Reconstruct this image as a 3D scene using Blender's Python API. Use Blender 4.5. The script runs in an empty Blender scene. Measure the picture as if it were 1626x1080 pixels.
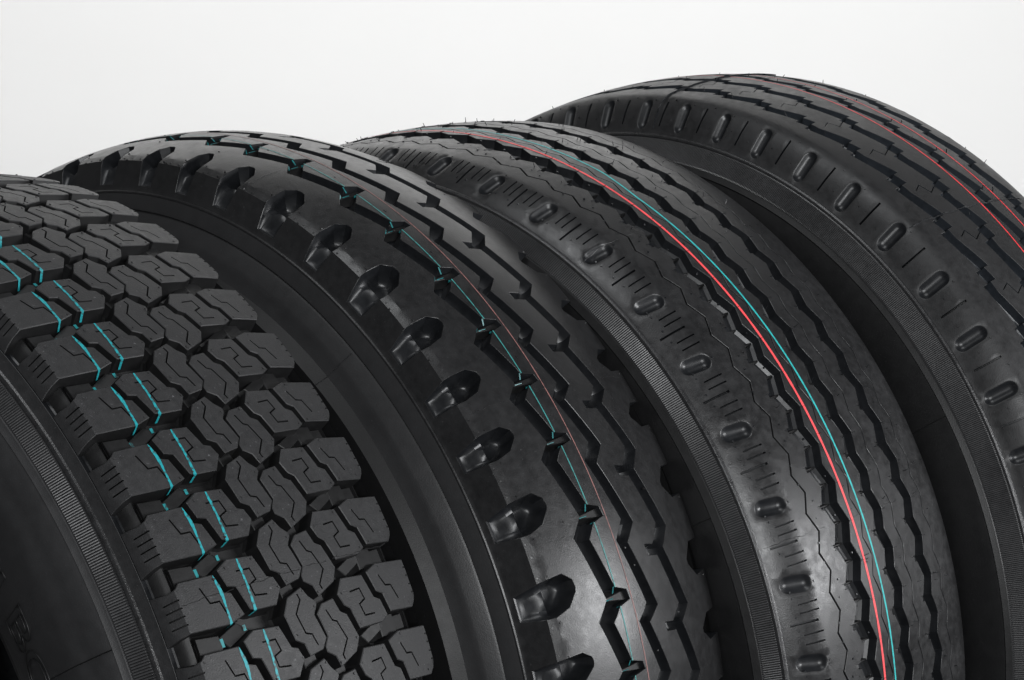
import bpy, bmesh, math, random
import numpy as np
from mathutils import Matrix, Vector
from mathutils.geometry import delaunay_2d_cdt
random.seed(7); rng = np.random.default_rng(7)
scn = bpy.context.scene
COL = scn.collection
PI = math.pi

# ---------------------------------------------------------------- camera
CAM_H = 1.31258
cd = bpy.data.cameras.new('camera'); cam = bpy.data.objects.new('camera', cd); COL.objects.link(cam)
cd.sensor_width = 36.0; cd.lens = 2.297806 * 36.0; cd.clip_start = 0.05; cd.clip_end = 100
pitch, roll = 0.206343, -0.003164
fw = Vector((0, math.cos(pitch), -math.sin(pitch))); rt = Vector((1, 0, 0)); up = rt.cross(fw)
c, s = math.cos(roll), math.sin(roll)
rt2 = c * rt + s * up; up2 = -s * rt + c * up
cam.matrix_world = Matrix((( rt2.x, up2.x, -fw.x, 0), (rt2.y, up2.y, -fw.y, 0), (rt2.z, up2.z, -fw.z, CAM_H), (0, 0, 0, 1)))
scn.camera = cam

# ---------------------------------------------------------------- world and studio lamps
w = bpy.data.worlds.new('World'); scn.world = w; w.use_nodes = True
w.node_tree.nodes['Background'].inputs['Color'].default_value = (0.95, 0.97, 1.0, 1)
w.node_tree.nodes['Background'].inputs['Strength'].default_value = 0.05
scn.view_settings.view_transform = 'Standard'; scn.view_settings.look = 'None'
scn.view_settings.exposure = 0.0; scn.view_settings.gamma = 1.0

def softbox(name, loc, target, sx, sy, power, col=(1, 1, 1)):
    l = bpy.data.lights.new(name, 'AREA'); l.shape = 'RECTANGLE'; l.size = sx; l.size_y = sy
    l.energy = power; l.color = col
    o = bpy.data.objects.new(name, l); COL.objects.link(o); o.location = loc
    d = Vector(target) - Vector(loc); o.rotation_euler = d.to_track_quat('-Z', 'Y').to_euler()
    return o
softbox('softbox_right', (3.1, 1.2, 1.35), (0.3, 2.1, 0.8), 1.5, 0.7, 74, (0.97, 0.98, 1.0))
softbox('backdrop_lamp', (0.0, 3.7, 3.4), (0.0, 6.4, 3.5), 5.6, 1.2, 178, (1, .992, .98))
softbox('softbox_front', (0.9, -1.9, 1.95), (0.0, 2.1, 0.8), 1.8, 0.9, 114, (0.97, 0.985, 1.0))
softbox('softbox_top', (-0.55, 1.45, 3.7), (0.1, 2.2, 0.8), 1.2, 1.0, 25, (0.96, 0.98, 1.0))

# ---------------------------------------------------------------- materials
def new_mat(name):
    m = bpy.data.materials.new(name); m.use_nodes = True
    return m, m.node_tree, m.node_tree.nodes['Principled BSDF']
def rubber(name, base=0.02, rough=0.45, rvar=0.12, spec=0.5, mott=0.35, mscale=14, bump=0.15, dust=0.0, bscale=900, tint=(1, 1, 1.04)):
    m, nt, bs = new_mat(name); N = nt.nodes; L = nt.links
    tc = N.new('ShaderNodeTexCoord')
    n1 = N.new('ShaderNodeTexNoise'); n1.inputs['Scale'].default_value = mscale; n1.inputs['Detail'].default_value = 6; n1.inputs['Roughness'].default_value = 0.62
    L.new(tc.outputs['Object'], n1.inputs['Vector'])
    n2 = N.new('ShaderNodeTexNoise'); n2.inputs['Scale'].default_value = mscale * 9; n2.inputs['Detail'].default_value = 5
    L.new(tc.outputs['Object'], n2.inputs['Vector'])
    mx = N.new('ShaderNodeMath'); mx.operation = 'ADD'; L.new(n1.outputs['Fac'], mx.inputs[0]); L.new(n2.outputs['Fac'], mx.inputs[1])
    r = N.new('ShaderNodeMapRange'); L.new(mx.outputs[0], r.inputs['Value']); r.inputs['From Min'].default_value = 0.7; r.inputs['From Max'].default_value = 1.3
    r.inputs['To Min'].default_value = rough - rvar; r.inputs['To Max'].default_value = rough + rvar
    L.new(r.outputs[0], bs.inputs['Roughness'])
    cr = N.new('ShaderNodeValToRGB'); L.new(mx.outputs[0], cr.inputs['Fac'])
    mr = N.new('ShaderNodeMapRange'); L.new(mx.outputs[0], mr.inputs['Value']); mr.inputs['From Min'].default_value = 0.65; mr.inputs['From Max'].default_value = 1.35
    L.new(mr.outputs[0], cr.inputs['Fac'])
    lo = base * (1 - mott); hi = base * (1 + mott)
    cr.color_ramp.elements[0].color = (lo * tint[0], lo * tint[1], lo * tint[2], 1)
    cr.color_ramp.elements[1].color = (hi * tint[0], hi * tint[1], hi * tint[2], 1)
    # faint pale specks of mould dust
    vo = N.new('ShaderNodeTexNoise'); vo.inputs['Scale'].default_value = 420; vo.inputs['Detail'].default_value = 2
    L.new(tc.outputs['Object'], vo.inputs['Vector'])
    th = N.new('ShaderNodeMapRange'); L.new(vo.outputs['Fac'], th.inputs['Value']); th.inputs['From Min'].default_value = 0.70; th.inputs['From Max'].default_value = 0.78
    th.inputs['To Max'].default_value = 0.06 + dust
    mixc = N.new('ShaderNodeMixRGB'); L.new(th.outputs[0], mixc.inputs['Fac']); L.new(cr.outputs['Color'], mixc.inputs['Color1']); mixc.inputs['Color2'].default_value = (.25, .25, .26, 1)
    L.new(mixc.outputs['Color'], bs.inputs['Base Color'])
    bs.inputs['Specular IOR Level'].default_value = spec
    n3 = N.new('ShaderNodeTexNoise'); n3.inputs['Scale'].default_value = bscale; n3.inputs['Detail'].default_value = 3
    L.new(tc.outputs['Object'], n3.inputs['Vector'])
    n4 = N.new('ShaderNodeTexNoise'); n4.inputs['Scale'].default_value = 45; n4.inputs['Detail'].default_value = 3
    L.new(tc.outputs['Object'], n4.inputs['Vector'])
    b1 = N.new('ShaderNodeBump'); b1.inputs['Strength'].default_value = bump; b1.inputs['Distance'].default_value = 0.0004; L.new(n3.outputs['Fac'], b1.inputs['Height'])
    b2 = N.new('ShaderNodeBump'); b2.inputs['Strength'].default_value = 0.07; b2.inputs['Distance'].default_value = 0.002; L.new(n4.outputs['Fac'], b2.inputs['Height'])
    L.new(b1.outputs['Normal'], b2.inputs['Normal']); L.new(b2.outputs['Normal'], bs.inputs['Normal'])
    return m
M_block = rubber('block_rubber', 0.023, 0.52, 0.08, 0.45, 0.22, 20, 0.6, 0.25)
M_wall = rubber('sidewall_rubber', 0.008, 0.44, 0.05, 0.45, 0.15, 10, 0.25, 0.0)  # base lowered to paint in the shade of the gaps between tyres
M_wall2 = rubber('ringed_sidewall_rubber', 0.020, 0.38, 0.03, 0.5, 0.12, 10, 0.25, 0.0)  # lighter than the inner sidewall: the rings' sheen is partly in the colour
M_tube = rubber('glossy_groove_rubber', 0.026, 0.34, 0.05, 0.5, 0.3, 30, 0.15, tint=(.86, 1, 1.2))  # lighter bluish base paints in the lamp reflection along the groove floors
M_wall1 = rubber('near_sidewall_rubber', 0.026, 0.46, 0.05, 0.5, 0.15, 10, 0.35, 0.0)
M_groove = rubber('groove_rubber', 0.012, 0.30, 0.06, 0.6, 0.3, 18, 0.1, tint=(.92, 1, 1.15))  # bluish tint stands in for the softbox reflection in grooves
M_two = rubber('smooth_rubber', 0.015, 0.34, 0.06, 0.5, 0.28, 16, 0.25, 0.05)
M_three = rubber('ribbed_rubber', 0.017, 0.37, 0.10, 0.5, 0.35, 16, 0.35, 0.05)
M_four = rubber('highway_rubber', 0.018, 0.46, 0.08, 0.5, 0.3, 16, 0.3, 0.05)
M_band = rubber('serrated_rubber', 0.024, 0.36, 0.06, 0.55, 0.2, 18, 0.1)
M_flash = rubber('flash_rubber', 0.022, 0.33, 0.10, 0.6, 0.5, 120, 0.8, 0.12)
def paint(name, colr, rough=0.5, wear=0.25):
    m, nt, bs = new_mat(name); N = nt.nodes; L = nt.links
    tc = N.new('ShaderNodeTexCoord'); n = N.new('ShaderNodeTexNoise'); n.inputs['Scale'].default_value = 260; n.inputs['Detail'].default_value = 4
    L.new(tc.outputs['Object'], n.inputs['Vector'])
    mr = N.new('ShaderNodeMapRange'); L.new(n.outputs['Fac'], mr.inputs['Value']); mr.inputs['From Min'].default_value = .50; mr.inputs['From Max'].default_value = .66; mr.inputs['To Max'].default_value = wear
    mx = N.new('ShaderNodeMixRGB'); L.new(mr.outputs[0], mx.inputs['Fac']); mx.inputs['Color1'].default_value = (*colr, 1); mx.inputs['Color2'].default_value = (.03, .03, .03, 1)
    L.new(mx.outputs['Color'], bs.inputs['Base Color']); bs.inputs['Roughness'].default_value = rough
    return m
M_deep = rubber('groove_shade_rubber', 0.007, 0.52, 0.06, 0.4, 0.3, 18, 0.2)  # darker base puts the groove shade into the colour
M_shiny = rubber('shiny_groove_rubber', 0.011, 0.37, 0.05, 0.5, 0.3, 18, 0.08, tint=(.92, 1, 1.15))  # same reflection tint, base darkened for shade inside the cuts
P_teal = paint('teal_paint', (0.012, 0.30, 0.34), 0.5, 0.9)
P_teal3 = paint('teal_line_paint', (0.03, 0.46, 0.46), 0.5, 0.3)
P_tealthin = paint('faded_teal_paint', (0.04, 0.24, 0.23), 0.5, 0.6)
P_red = paint('red_paint', (0.95, 0.09, 0.10), 0.5, 0.1)
P_red4 = paint('thin_red_paint', (0.85, 0.05, 0.06), 0.5, 0.3)
P_pink = paint('faded_pink_paint', (0.26, 0.12, 0.11), 0.5, 0.6)
P_smudge1 = paint('groove_teal_splash', (0.015, 0.24, 0.26), 0.45, 0.9)
P_smudge = paint('groove_teal_smudge', (0.015, 0.16, 0.17), 0.4, 0.7)

def white_mat():
    m, nt, bs = new_mat('white_seamless_paper'); N = nt.nodes; L = nt.links
    tc = N.new('ShaderNodeTexCoord'); n = N.new('ShaderNodeTexNoise'); n.inputs['Scale'].default_value = 3.0; n.inputs['Detail'].default_value = 3
    L.new(tc.outputs['Object'], n.inputs['Vector'])
    cr = N.new('ShaderNodeValToRGB'); L.new(n.outputs['Fac'], cr.inputs['Fac'])
    cr.color_ramp.elements[0].color = (.79, .79, .785, 1); cr.color_ramp.elements[1].color = (.81, .81, .808, 1)
    L.new(cr.outputs['Color'], bs.inputs['Base Color']); bs.inputs['Roughness'].default_value = 0.9; bs.inputs['Specular IOR Level'].default_value = 0.1
    return m
M_white = white_mat()
M_floor = rubber('floor_darkened_to_cut_bounce', 0.10, 0.6, 0.05, 0.3, 0.15, 3, 0.1)  # out of view; made dark so less light bounces onto the tyres

# ---------------------------------------------------------------- mesh helpers
def orient(me, cz=None):
    """make all faces consistent and facing away from the axle"""
    bm = bmesh.new(); bm.from_mesh(me); bmesh.ops.recalc_face_normals(bm, faces=bm.faces[:])
    t = 0.0
    for f in bm.faces:
        c_ = f.calc_center_median(); r_ = Vector((0, c_.y, c_.z - cz)); r_.normalize(); t += f.calc_area() * f.normal.dot(r_)
    if t < 0: bmesh.ops.reverse_faces(bm, faces=bm.faces[:])
    bm.to_mesh(me); bm.free(); me.update()
def mesh_obj(name, V, F, mat, parent=None, sharp=28, kind=None, label=None, cz=None):
    if name == 'paint_smudge': kind = 'stuff'
    me = bpy.data.meshes.new(name); me.from_pydata([tuple(v) for v in np.asarray(V).tolist()], [], F)
    me.materials.append(mat); me.validate(); me.update()
    if cz is not None: orient(me, cz)
    me.shade_smooth()
    me.set_sharp_from_angle(angle=math.radians(sharp))
    o = bpy.data.objects.new(name, me); COL.objects.link(o)
    if parent is not None: o.parent = parent
    if kind: o['kind'] = kind
    if label: o['label'] = label
    return o

# setting: floor and seamless backdrop
V = []; F = []
xs = [-7, 7]; ys = [-3, 4.6]
V = [(-7, -3, 0), (7, -3, 0), (7, 4.6, 0), (-7, 4.6, 0)]
fl = mesh_obj('floor', V, [(0, 1, 2, 3)], M_floor); fl['kind'] = 'structure'
V = []; F = []; path = []
for i in range(25):
    a = i / 24 * PI / 2; path.append((4.6 + 1.8 * math.sin(a), 1.8 - 1.8 * math.cos(a)))
path.append((6.4, 5.0))
for y, z in path: V += [(-7, y, z), (7, y, z)]
for i in range(len(path) - 1): F.append((2 * i, 2 * i + 1, 2 * i + 3, 2 * i + 2))
bd = mesh_obj('backdrop', V, F, M_white, sharp=60); bd['kind'] = 'structure'

# ---------------------------------------------------------------- tyre geometry in (w, U, depth)
class Tyre:
    """w = arc length along the outer profile, U = pitch number, phi = angle from the top towards the viewer"""
    def __init__(s, R, k, left, right, bounds, base_phi=None):
        s.R, s.k = R, k
        tr = lambda x: R - k * x * x / 2
        s.tr = tr
        mid = [(x, tr(x)) for x in np.linspace(left[-1][0], right[0][0], 41)]
        pts = list(left[:-1]) + mid + list(right[1:])
        q = np.array(pts); s.q = q
        seg = np.hypot(*np.diff(q, axis=0).T); s.w = np.concatenate([[0], np.cumsum(seg)])
        t = np.diff(q, axis=0) / seg[:, None]; n = np.stack([-t[:, 1], t[:, 0]], 1)
        nv = np.vstack([n[:1], n[:-1] + n[1:], n[-1:]]); nv /= np.hypot(nv[:, 0], nv[:, 1])[:, None]; s.n = nv
        s.bU, s.bP = bounds          # piecewise linear U -> phi
        s.N = int(round(s.bU[-1] - s.bU[0])); s.pm = 2 * PI / s.N * R
    def wx(s, x): return np.interp(x, s.q[:, 0], s.w)
    def phi(s, U):
        U = np.asarray(U, float); k = np.floor((U - s.bU[0]) / s.N)
        return np.interp(U - k * s.N, s.bU, s.bP) + k * 2 * PI
    def Uof(s, ph): return float(np.interp(ph, s.bP, s.bU))
    def P(s, w, U, d=0.0):
        w = np.asarray(w, float); d = np.asarray(d, float)
        x = np.interp(w, s.w, s.q[:, 0]); r = np.interp(w, s.w, s.q[:, 1])
        nx = np.interp(w, s.w, s.n[:, 0]); nr = np.interp(w, s.w, s.n[:, 1])
        x = x - d * nx; r = r - d * nr; ph = s.phi(U)
        return np.stack([x + 0 * ph, -r * np.sin(ph), s.R + r * np.cos(ph)], -1)

def offs(p, d, closed=False, shift=None):
    """offset polyline p (n,2 metres) along left-hand normal (-ty, tx)... returns moved points; shift = periodic vector"""
    p = np.asarray(p, float); n = len(p)
    if closed: prev = np.roll(p, 1, 0); nxt = np.roll(p, -1, 0)
    else:
        prev = np.vstack([p[-2] - shift, p[:-1]]); nxt = np.vstack([p[1:], p[1] + shift])
    a = p - prev; b = nxt - p
    a /= np.hypot(a[:, 0], a[:, 1])[:, None] + 1e-12; b /= np.hypot(b[:, 0], b[:, 1])[:, None] + 1e-12
    na = np.stack([-a[:, 1], a[:, 0]], 1); nb = np.stack([-b[:, 1], b[:, 0]], 1)
    m = na + nb; m /= np.hypot(m[:, 0], m[:, 1])[:, None] + 1e-12
    cs = np.maximum((m * na).sum(1), 0.45)
    return p + m * (d / cs)[:, None] if np.ndim(d) else p + m * (d / cs)[:, None]

def subdiv(p, mx, closed=False):
    out = []; n = len(p); rngN = n if closed else n - 1
    for i in range(rngN):
        a = np.array(p[i], float); b = np.array(p[(i + 1) % n], float); k = max(1, int(math.ceil(np.hypot(*(b - a)) / mx)))
        for j in range(k): out.append(a + (b - a) * j / k)
    if not closed: out.append(np.array(p[-1], float))
    return np.array(out)

def inpoly(pt, poly):
    x, y = pt[:, 0], pt[:, 1]; c = np.zeros(len(pt), bool); n = len(poly); j = n - 1
    for i in range(n):
        xi, yi = poly[i]; xj, yj = poly[j]
        m = ((yi > y) != (yj > y)) & (x < (xj - xi) * (y - yi) / (yj - yi + 1e-30) + xi)
        c ^= m; j = i
    return c
def distpoly(pt, poly, closed=True):
    best = np.full(len(pt), 9.0); n = len(poly)
    for i in range(n if closed else n - 1):
        a = poly[i]; b = poly[(i + 1) % n]; ab = b - a; t = np.clip(((pt - a) @ ab) / (ab @ ab + 1e-20), 0, 1)
        best = np.minimum(best, np.hypot(*(pt - a - t[:, None] * ab).T))
    return best

def cdt(region, holes, grid, extra=(), gap=0.0018):
    """triangulate region minus holes with interior points every grid metres; extra = crease polylines"""
    V = []; E = []
    def addloop(p, closed=True):
        b = len(V); V.extend([Vector((float(q[0]), float(q[1]))) for q in p])
        for i in range(len(p) - (0 if closed else 1)): E.append((b + i, b + (i + 1) % len(p)))
    addloop(region)
    for h in holes: addloop(h)
    for e in extra: addloop(e, False)
    lo = region.min(0); hi = region.max(0)
    gx = np.arange(lo[0] + grid / 2, hi[0], grid); gy = np.arange(lo[1] + grid / 2, hi[1], grid)
    if len(gx) and len(gy):
        g = np.stack(np.meshgrid(gx, gy), -1).reshape(-1, 2); k = inpoly(g, region) & (distpoly(g, region) > gap)
        for h in holes:
            k &= ~inpoly(g, h); k &= distpoly(g, h) > gap
        for e in extra:
            k &= distpoly(g, e, False) > gap
        V.extend([Vector((float(a), float(b))) for a, b in g[k]])
    vo, eo, fo, *_ = delaunay_2d_cdt(V, E, [], 0, 1e-7)
    vo = np.array([(v.x, v.y) for v in vo]); fo = np.array([f for f in fo if len(f) == 3])
    cen = vo[fo].mean(1); k = inpoly(cen, region)
    for h in holes: k &= ~inpoly(cen, h)
    a = vo[fo[:, 1]] - vo[fo[:, 0]]; b = vo[fo[:, 2]] - vo[fo[:, 0]]; ar = np.abs(a[:, 0] * b[:, 1] - a[:, 1] * b[:, 0])
    lm = np.maximum(np.hypot(*a.T), np.hypot(*b.T))
    k &= ar > 2.5e-5 * lm          # no slivers along the constraint lines
    return vo, fo[k]

CH = 0.0003
WALL = [(0.0, CH), (0.0009, .50), (0.0022, .80), (0.0050, 1.0)]     # (outward, fraction of depth)
BWALL = [(0.0, CH), (0.0012, .85), (0.0030, 1.0)]

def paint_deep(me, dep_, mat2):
    """walls and floors of cuts get mould-rib gloss, with groove shade put into the colour"""
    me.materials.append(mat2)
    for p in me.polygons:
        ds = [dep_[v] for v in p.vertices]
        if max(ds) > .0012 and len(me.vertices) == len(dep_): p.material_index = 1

class Build:
    def __init__(s, ty): s.ty = ty; s.V = []; s.F = []; s.n = 0
    def add(s, wud, faces):
        s.V.append(np.asarray(wud, float)); s.F += [tuple(int(i) + s.n for i in f) for f in faces]; s.n += len(wud)
    def strip(s, rings, closed, flip):
        """rings: list of (n,3) wud"""
        n = len(rings[0]); k = len(rings); V = np.vstack(rings); F = []
        for a in range(k - 1):
            for i in range(n if closed else n - 1):
                j = (i + 1) % n; f = (a * n + i, a * n + j, (a + 1) * n + j, (a + 1) * n + i)
                F.append(f[::-1] if flip else f)
        s.add(V, F)
    def finish(s, name, mat, parent, cells, sharp=28, kind=None, label=None, merge=True, deep=None):
        """cells: iterable of U shifts"""
        base = np.vstack(s.V); sc = s.ty.pm
        allV = []; allF = []; nb = len(base); tri = [list(f) for f in s.F]
        for i, c_ in enumerate(cells):
            v = base.copy(); v[:, 1] = v[:, 1] / sc + c_; allV.append(v)
            allF += [[a + i * nb for a in f] for f in tri]
        A = np.vstack(allV)
        if merge:
            K = A.copy()
            if len(list(cells)) >= s.ty.N: K[:, 1] = np.mod(K[:, 1] + 1e-5, s.ty.N)
            K = np.round(K / np.array([2e-6, 2e-5, 2e-6])).astype(np.int64)
            _, idx, inv = np.unique(K, axis=0, return_index=True, return_inverse=True); inv = inv.ravel()
            A = A[idx]; F2 = []
            for f in allF:
                g = [int(inv[a]) for a in f]; h = [g[i] for i in range(len(g)) if g[i] != g[i - 1]]
                if len(set(h)) >= 3 and len(set(h)) == len(h): F2.append(h)
            allF = F2
        P = s.ty.P(A[:, 0], A[:, 1], A[:, 2])
        # drop mirrored duplicates silently via validate
        o = mesh_obj(name, P, allF, mat, parent, sharp, kind, label, cz=s.ty.R)
        paint_deep(o.data, A[:, 2], deep or M_shiny)
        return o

def wud(p, d): p = np.asarray(p); return np.column_stack([p[:, 0], p[:, 1], np.broadcast_to(d, len(p))])

WSLOPE = [(0.0, CH), (.0003, .42), (.0011, .70), (.0036, .91), (.0072, 1.0)]   # the wall that faces the viewer leans and runs round into the floor
WSOFT = [(0.0, CH), (.0002, .58), (.0007, .76), (.0030, .92), (.0068, 1.0)]
def rib(ty, left, right, lwall, rwall, depth, holes=(), grid=.010, creases=(), wall=WALL, mxe=.009, lw=None):
    """one pitch of a rib. left/right = [(x or w, U)...] over exactly one period. returns Build. coordinates: (x,U); x may be given as ('w',value)"""
    sc = ty.pm; sh = np.array([0, sc])
    def cv(pts): return np.array([[ty.wx(a) if not isinstance(a, tuple) else a[1], u * sc] for a, u in pts])
    L = subdiv(cv(left), mxe); R = subdiv(cv(right), mxe)
    B = Build(ty)
    def chain(C, wallon, sgn):
        # interior normal for left chain is +w ; left-hand normal (-ty,tx) of upward direction is -w
        if not wallon: return C
        top = offs(C, -sgn * CH, shift=sh)
        rings = [wud(top, 0.0)]
        for o_, f in ((lw or wall) if sgn > 0 else wall):
            q = offs(C, sgn * o_, shift=sh); rings.append(wud(q, CH if f == CH else f * depth))
        B.strip(rings, False, sgn < 0)
        return top
    Lt = chain(L, lwall, 1); Rt = chain(R, rwall, -1)
    seam = subdiv([Lt[0], Rt[0]], grid)[1:-1]
    region = np.vstack([Lt, (seam + sh), Rt[::-1], seam[::-1]])
    hs = []
    for h in holes:
        hs.append(add_hole(ty, B, h))
    ex = []
    for cw in creases:
        # crease at constant w running seam to seam
        t = (cw - Lt[0][0]) / (Rt[0][0] - Lt[0][0]); y0 = Lt[0][1] + t * (Rt[0][1] - Lt[0][1])
        k = int(math.ceil(sc / .008)); ex.append(np.array([[cw, y0 + sc * i / k] for i in range(k + 1)]))
    vo, fo = cdt(region, hs, grid, ex)
    a = vo[fo[:, 1]] - vo[fo[:, 0]]; b = vo[fo[:, 2]] - vo[fo[:, 0]]
    fl_ = (a[:, 0] * b[:, 1] - a[:, 1] * b[:, 0]) < 0; fo = np.where(fl_[:, None], fo[:, ::-1], fo)
    B.add(wud(vo, 0.0), fo.tolist())
    return B

def add_hole(ty, B, h):
    """h: dict(poly=[(w,s)] metres CCW, kind='bowl'|'flat'|'scoop'|'sipe', depth)"""
    poly = np.array(h['poly'], float)
    area = 0.5 * np.sum(poly[:, 0] * np.roll(poly[:, 1], -1) - np.roll(poly[:, 0], -1) * poly[:, 1])
    if area < 0: poly = poly[::-1]
    kd = h['kind']; D = h['depth']
    if kd == 'bowl':
        cen = poly.mean(0); rings = [wud(poly, 0.0)]
        for t, dd in ((.91, .09), (.80, .28), (.62, .60), (.40, .88)):
            # shrink towards the medial axis of the stadium
            ax = h['axis']; pts = []
            for p in poly:
                tt = np.clip(((p - ax[0]) @ (ax[1] - ax[0])) / ((ax[1] - ax[0]) @ (ax[1] - ax[0])), 0, 1); m_ = ax[0] + tt * (ax[1] - ax[0])
                pts.append(m_ + (p - m_) * t)
            rings.append(wud(np.array(pts), D * dd))
        B.strip(rings, True, False)
        last = rings[-1]; ax = h['axis']; n = len(last)
        # close along the axis
        mids = []
        for p in last[:, :2]:
            tt = np.clip(((p - ax[0]) @ (ax[1] - ax[0])) / ((ax[1] - ax[0]) @ (ax[1] - ax[0])), 0, 1); mids.append(ax[0] + tt * (ax[1] - ax[0]))
        B.strip([last, wud(np.array(mids), D)], True, False)
        return poly
    if kd == 'sipe':
        top = poly; rings = [wud(top, 0.0), wud(top, D)]
        B.strip(rings, True, False); n = len(poly); m = h['half']
        # floor quads between the two sides
        F = []
        for i in range(m - 1): F.append((i, i + 1, n - 2 - i, n - 1 - i))
        pp = np.array(h['poly'], float); B.add(wud(pp, D), F)
        return poly
    # scoop: depth given by a function of (w, s)
    Df = D if callable(D) else (lambda q: np.full(len(q), D))
    top = offs(poly, -CH, closed=True)
    ins = h.get('inset', .0015)
    r1 = poly; r2 = offs(poly, ins * .5, closed=True); r3 = offs(poly, ins, closed=True)
    rings = [wud(top, 0.0), wud(r1, CH)]
    for fi, fd in ((.06, .30), (.20, .58), (.45, .82), (.72, .95)):
        q_ = offs(poly, ins * fi, closed=True); rings.append(wud(q_, Df(q_) * fd))
    rings.append(wud(r3, Df(r3)))
    B.strip(rings, True, False)
    vo, fo = cdt(r3, [], .005, gap=.0008)
    a = vo[fo[:, 1]] - vo[fo[:, 0]]; b = vo[fo[:, 2]] - vo[fo[:, 0]]
    fl_ = (a[:, 0] * b[:, 1] - a[:, 1] * b[:, 0]) < 0; fo = np.where(fl_[:, None], fo[:, ::-1], fo)
    B.add(wud(vo, Df(vo)), fo.tolist())
    return top

def thick(line, wd):
    """open polyline -> thin closed polygon (left side forward, right side back)"""
    p = np.array(line, float); a = np.vstack([p[1] - p[0], np.diff(p, axis=0)]); b = np.vstack([np.diff(p, axis=0), p[-1] - p[-2]])
    a /= np.hypot(a[:, 0], a[:, 1])[:, None]; b /= np.hypot(b[:, 0], b[:, 1])[:, None]
    t = a + b; t /= np.hypot(t[:, 0], t[:, 1])[:, None]; n = np.stack([-t[:, 1], t[:, 0]], 1); cs = np.maximum((n * np.stack([-a[:, 1], a[:, 0]], 1)).sum(1), .6)
    n = n / cs[:, None] * wd / 2
    return np.vstack([p + n, (p - n)[::-1]]), len(p)
def sipe_hole(line, wd, D):
    poly, m = thick(line, wd); return dict(poly=poly, half=m, kind='sipe', depth=D)
def stadium(c0, c1, r, D, n=9):
    c0 = np.array(c0, float); c1 = np.array(c1, float); d = c1 - c0; a0 = math.atan2(d[1], d[0]); P_ = []
    for i in range(n + 1): a = a0 - PI / 2 + PI * i / n; P_.append(c1 + r * np.array([math.cos(a), math.sin(a)]))
    for i in range(n + 1): a = a0 + PI / 2 + PI * i / n; P_.append(c0 + r * np.array([math.cos(a), math.sin(a)]))
    return dict(poly=np.array(P_), kind='bowl', depth=D, axis=(c0, c1))

def block(ty, poly, depth, holes=(), grid=.012, wall=BWALL, topd=0.0, creases=(), mxe=.012, ce=.0006):
    """closed prism standing on the tread; poly [(x,U)...]"""
    sc = ty.pm; p = np.array([[ty.wx(a), u * sc] for a, u in poly])
    area = 0.5 * np.sum(p[:, 0] * np.roll(p[:, 1], -1) - np.roll(p[:, 0], -1) * p[:, 1])
    if area < 0: p = p[::-1]
    p = subdiv(p, mxe, True); B = Build(ty); tf = topd if callable(topd) else (lambda q: np.full(len(q), topd))
    top = offs(p, ce, closed=True); rings = [wud(top, tf(top))]
    for o_, f in wall:
        q = offs(p, -o_, closed=True); rings.append(wud(q, tf(q) + ce if f == CH else tf(q) + f * (depth - tf(q))))
    B.strip(rings, True, True)
    hs = [add_hole(ty, B, h) for h in holes]
    vo, fo = cdt(top, hs, grid, creases, gap=.003)
    a = vo[fo[:, 1]] - vo[fo[:, 0]]; b = vo[fo[:, 2]] - vo[fo[:, 0]]
    fl_ = (a[:, 0] * b[:, 1] - a[:, 1] * b[:, 0]) < 0; fo = np.where(fl_[:, None], fo[:, ::-1], fo)
    B.add(wud(vo, tf(vo)), fo.tolist())
    return B

def rev(ty, name, prof, mat, parent, n=288, sharp=30, kind=None, label=None, closed=False):
    q = np.array(prof); k = len(q); ph = np.linspace(0, 2 * PI, n, endpoint=False)
    V = np.stack([np.repeat(q[None, :, 0], n, 0), -q[None, :, 1] * np.sin(ph)[:, None], ty.R + q[None, :, 1] * np.cos(ph)[:, None]], -1).reshape(-1, 3)
    F = []
    for i in range(n):
        j = (i + 1) % n
        for a in range(k if closed else k - 1):
            b = (a + 1) % k; F.append((i * k + a, j * k + a, j * k + b, i * k + b))
    return mesh_obj(name, V, F, mat, parent, sharp, kind, label)

def serrated(ty, name, p0, p1, count, h, mat, parent):
    """band of fine radial ridges between profile points p0 (inner) and p1 (outer)"""
    p0 = np.array(p0); p1 = np.array(p1); t = p1 - p0; t /= np.hypot(*t); nrm = np.array([-t[1], t[0]])
    n = count * 4; ph = np.linspace(0, 2 * PI, n, endpoint=False)
    ph = ph + np.where(np.arange(n) % 4 == 3, 0.0, np.where(np.arange(n) % 4 == 2, .18, np.where(np.arange(n) % 4 == 0, -.18, 0.0))) * (2 * PI / n)
    hh = np.where(np.arange(n) % 4 == 3, 0.0, np.where(np.arange(n) % 4 == 1, h, h * .82)); V = []
    for a, f in ((0.0, 0.0), (0.10, 1.0), (0.92, 1.0), (1.0, 0.0)):
        b = p0 + (p1 - p0) * a; x = b[0] + nrm[0] * hh * f; r = b[1] + nrm[1] * hh * f
        V.append(np.stack([x + 0 * ph, -r * np.sin(ph), ty.R + r * np.cos(ph)], -1))
    V = np.stack(V, 1).reshape(-1, 3); F = []
    for i in range(n):
        j = (i + 1) % n
        for a in range(3): F.append((i * 4 + a, j * 4 + a, j * 4 + a + 1, i * 4 + a + 1))
    return mesh_obj(name, V, F, mat, parent, 12)

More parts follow.
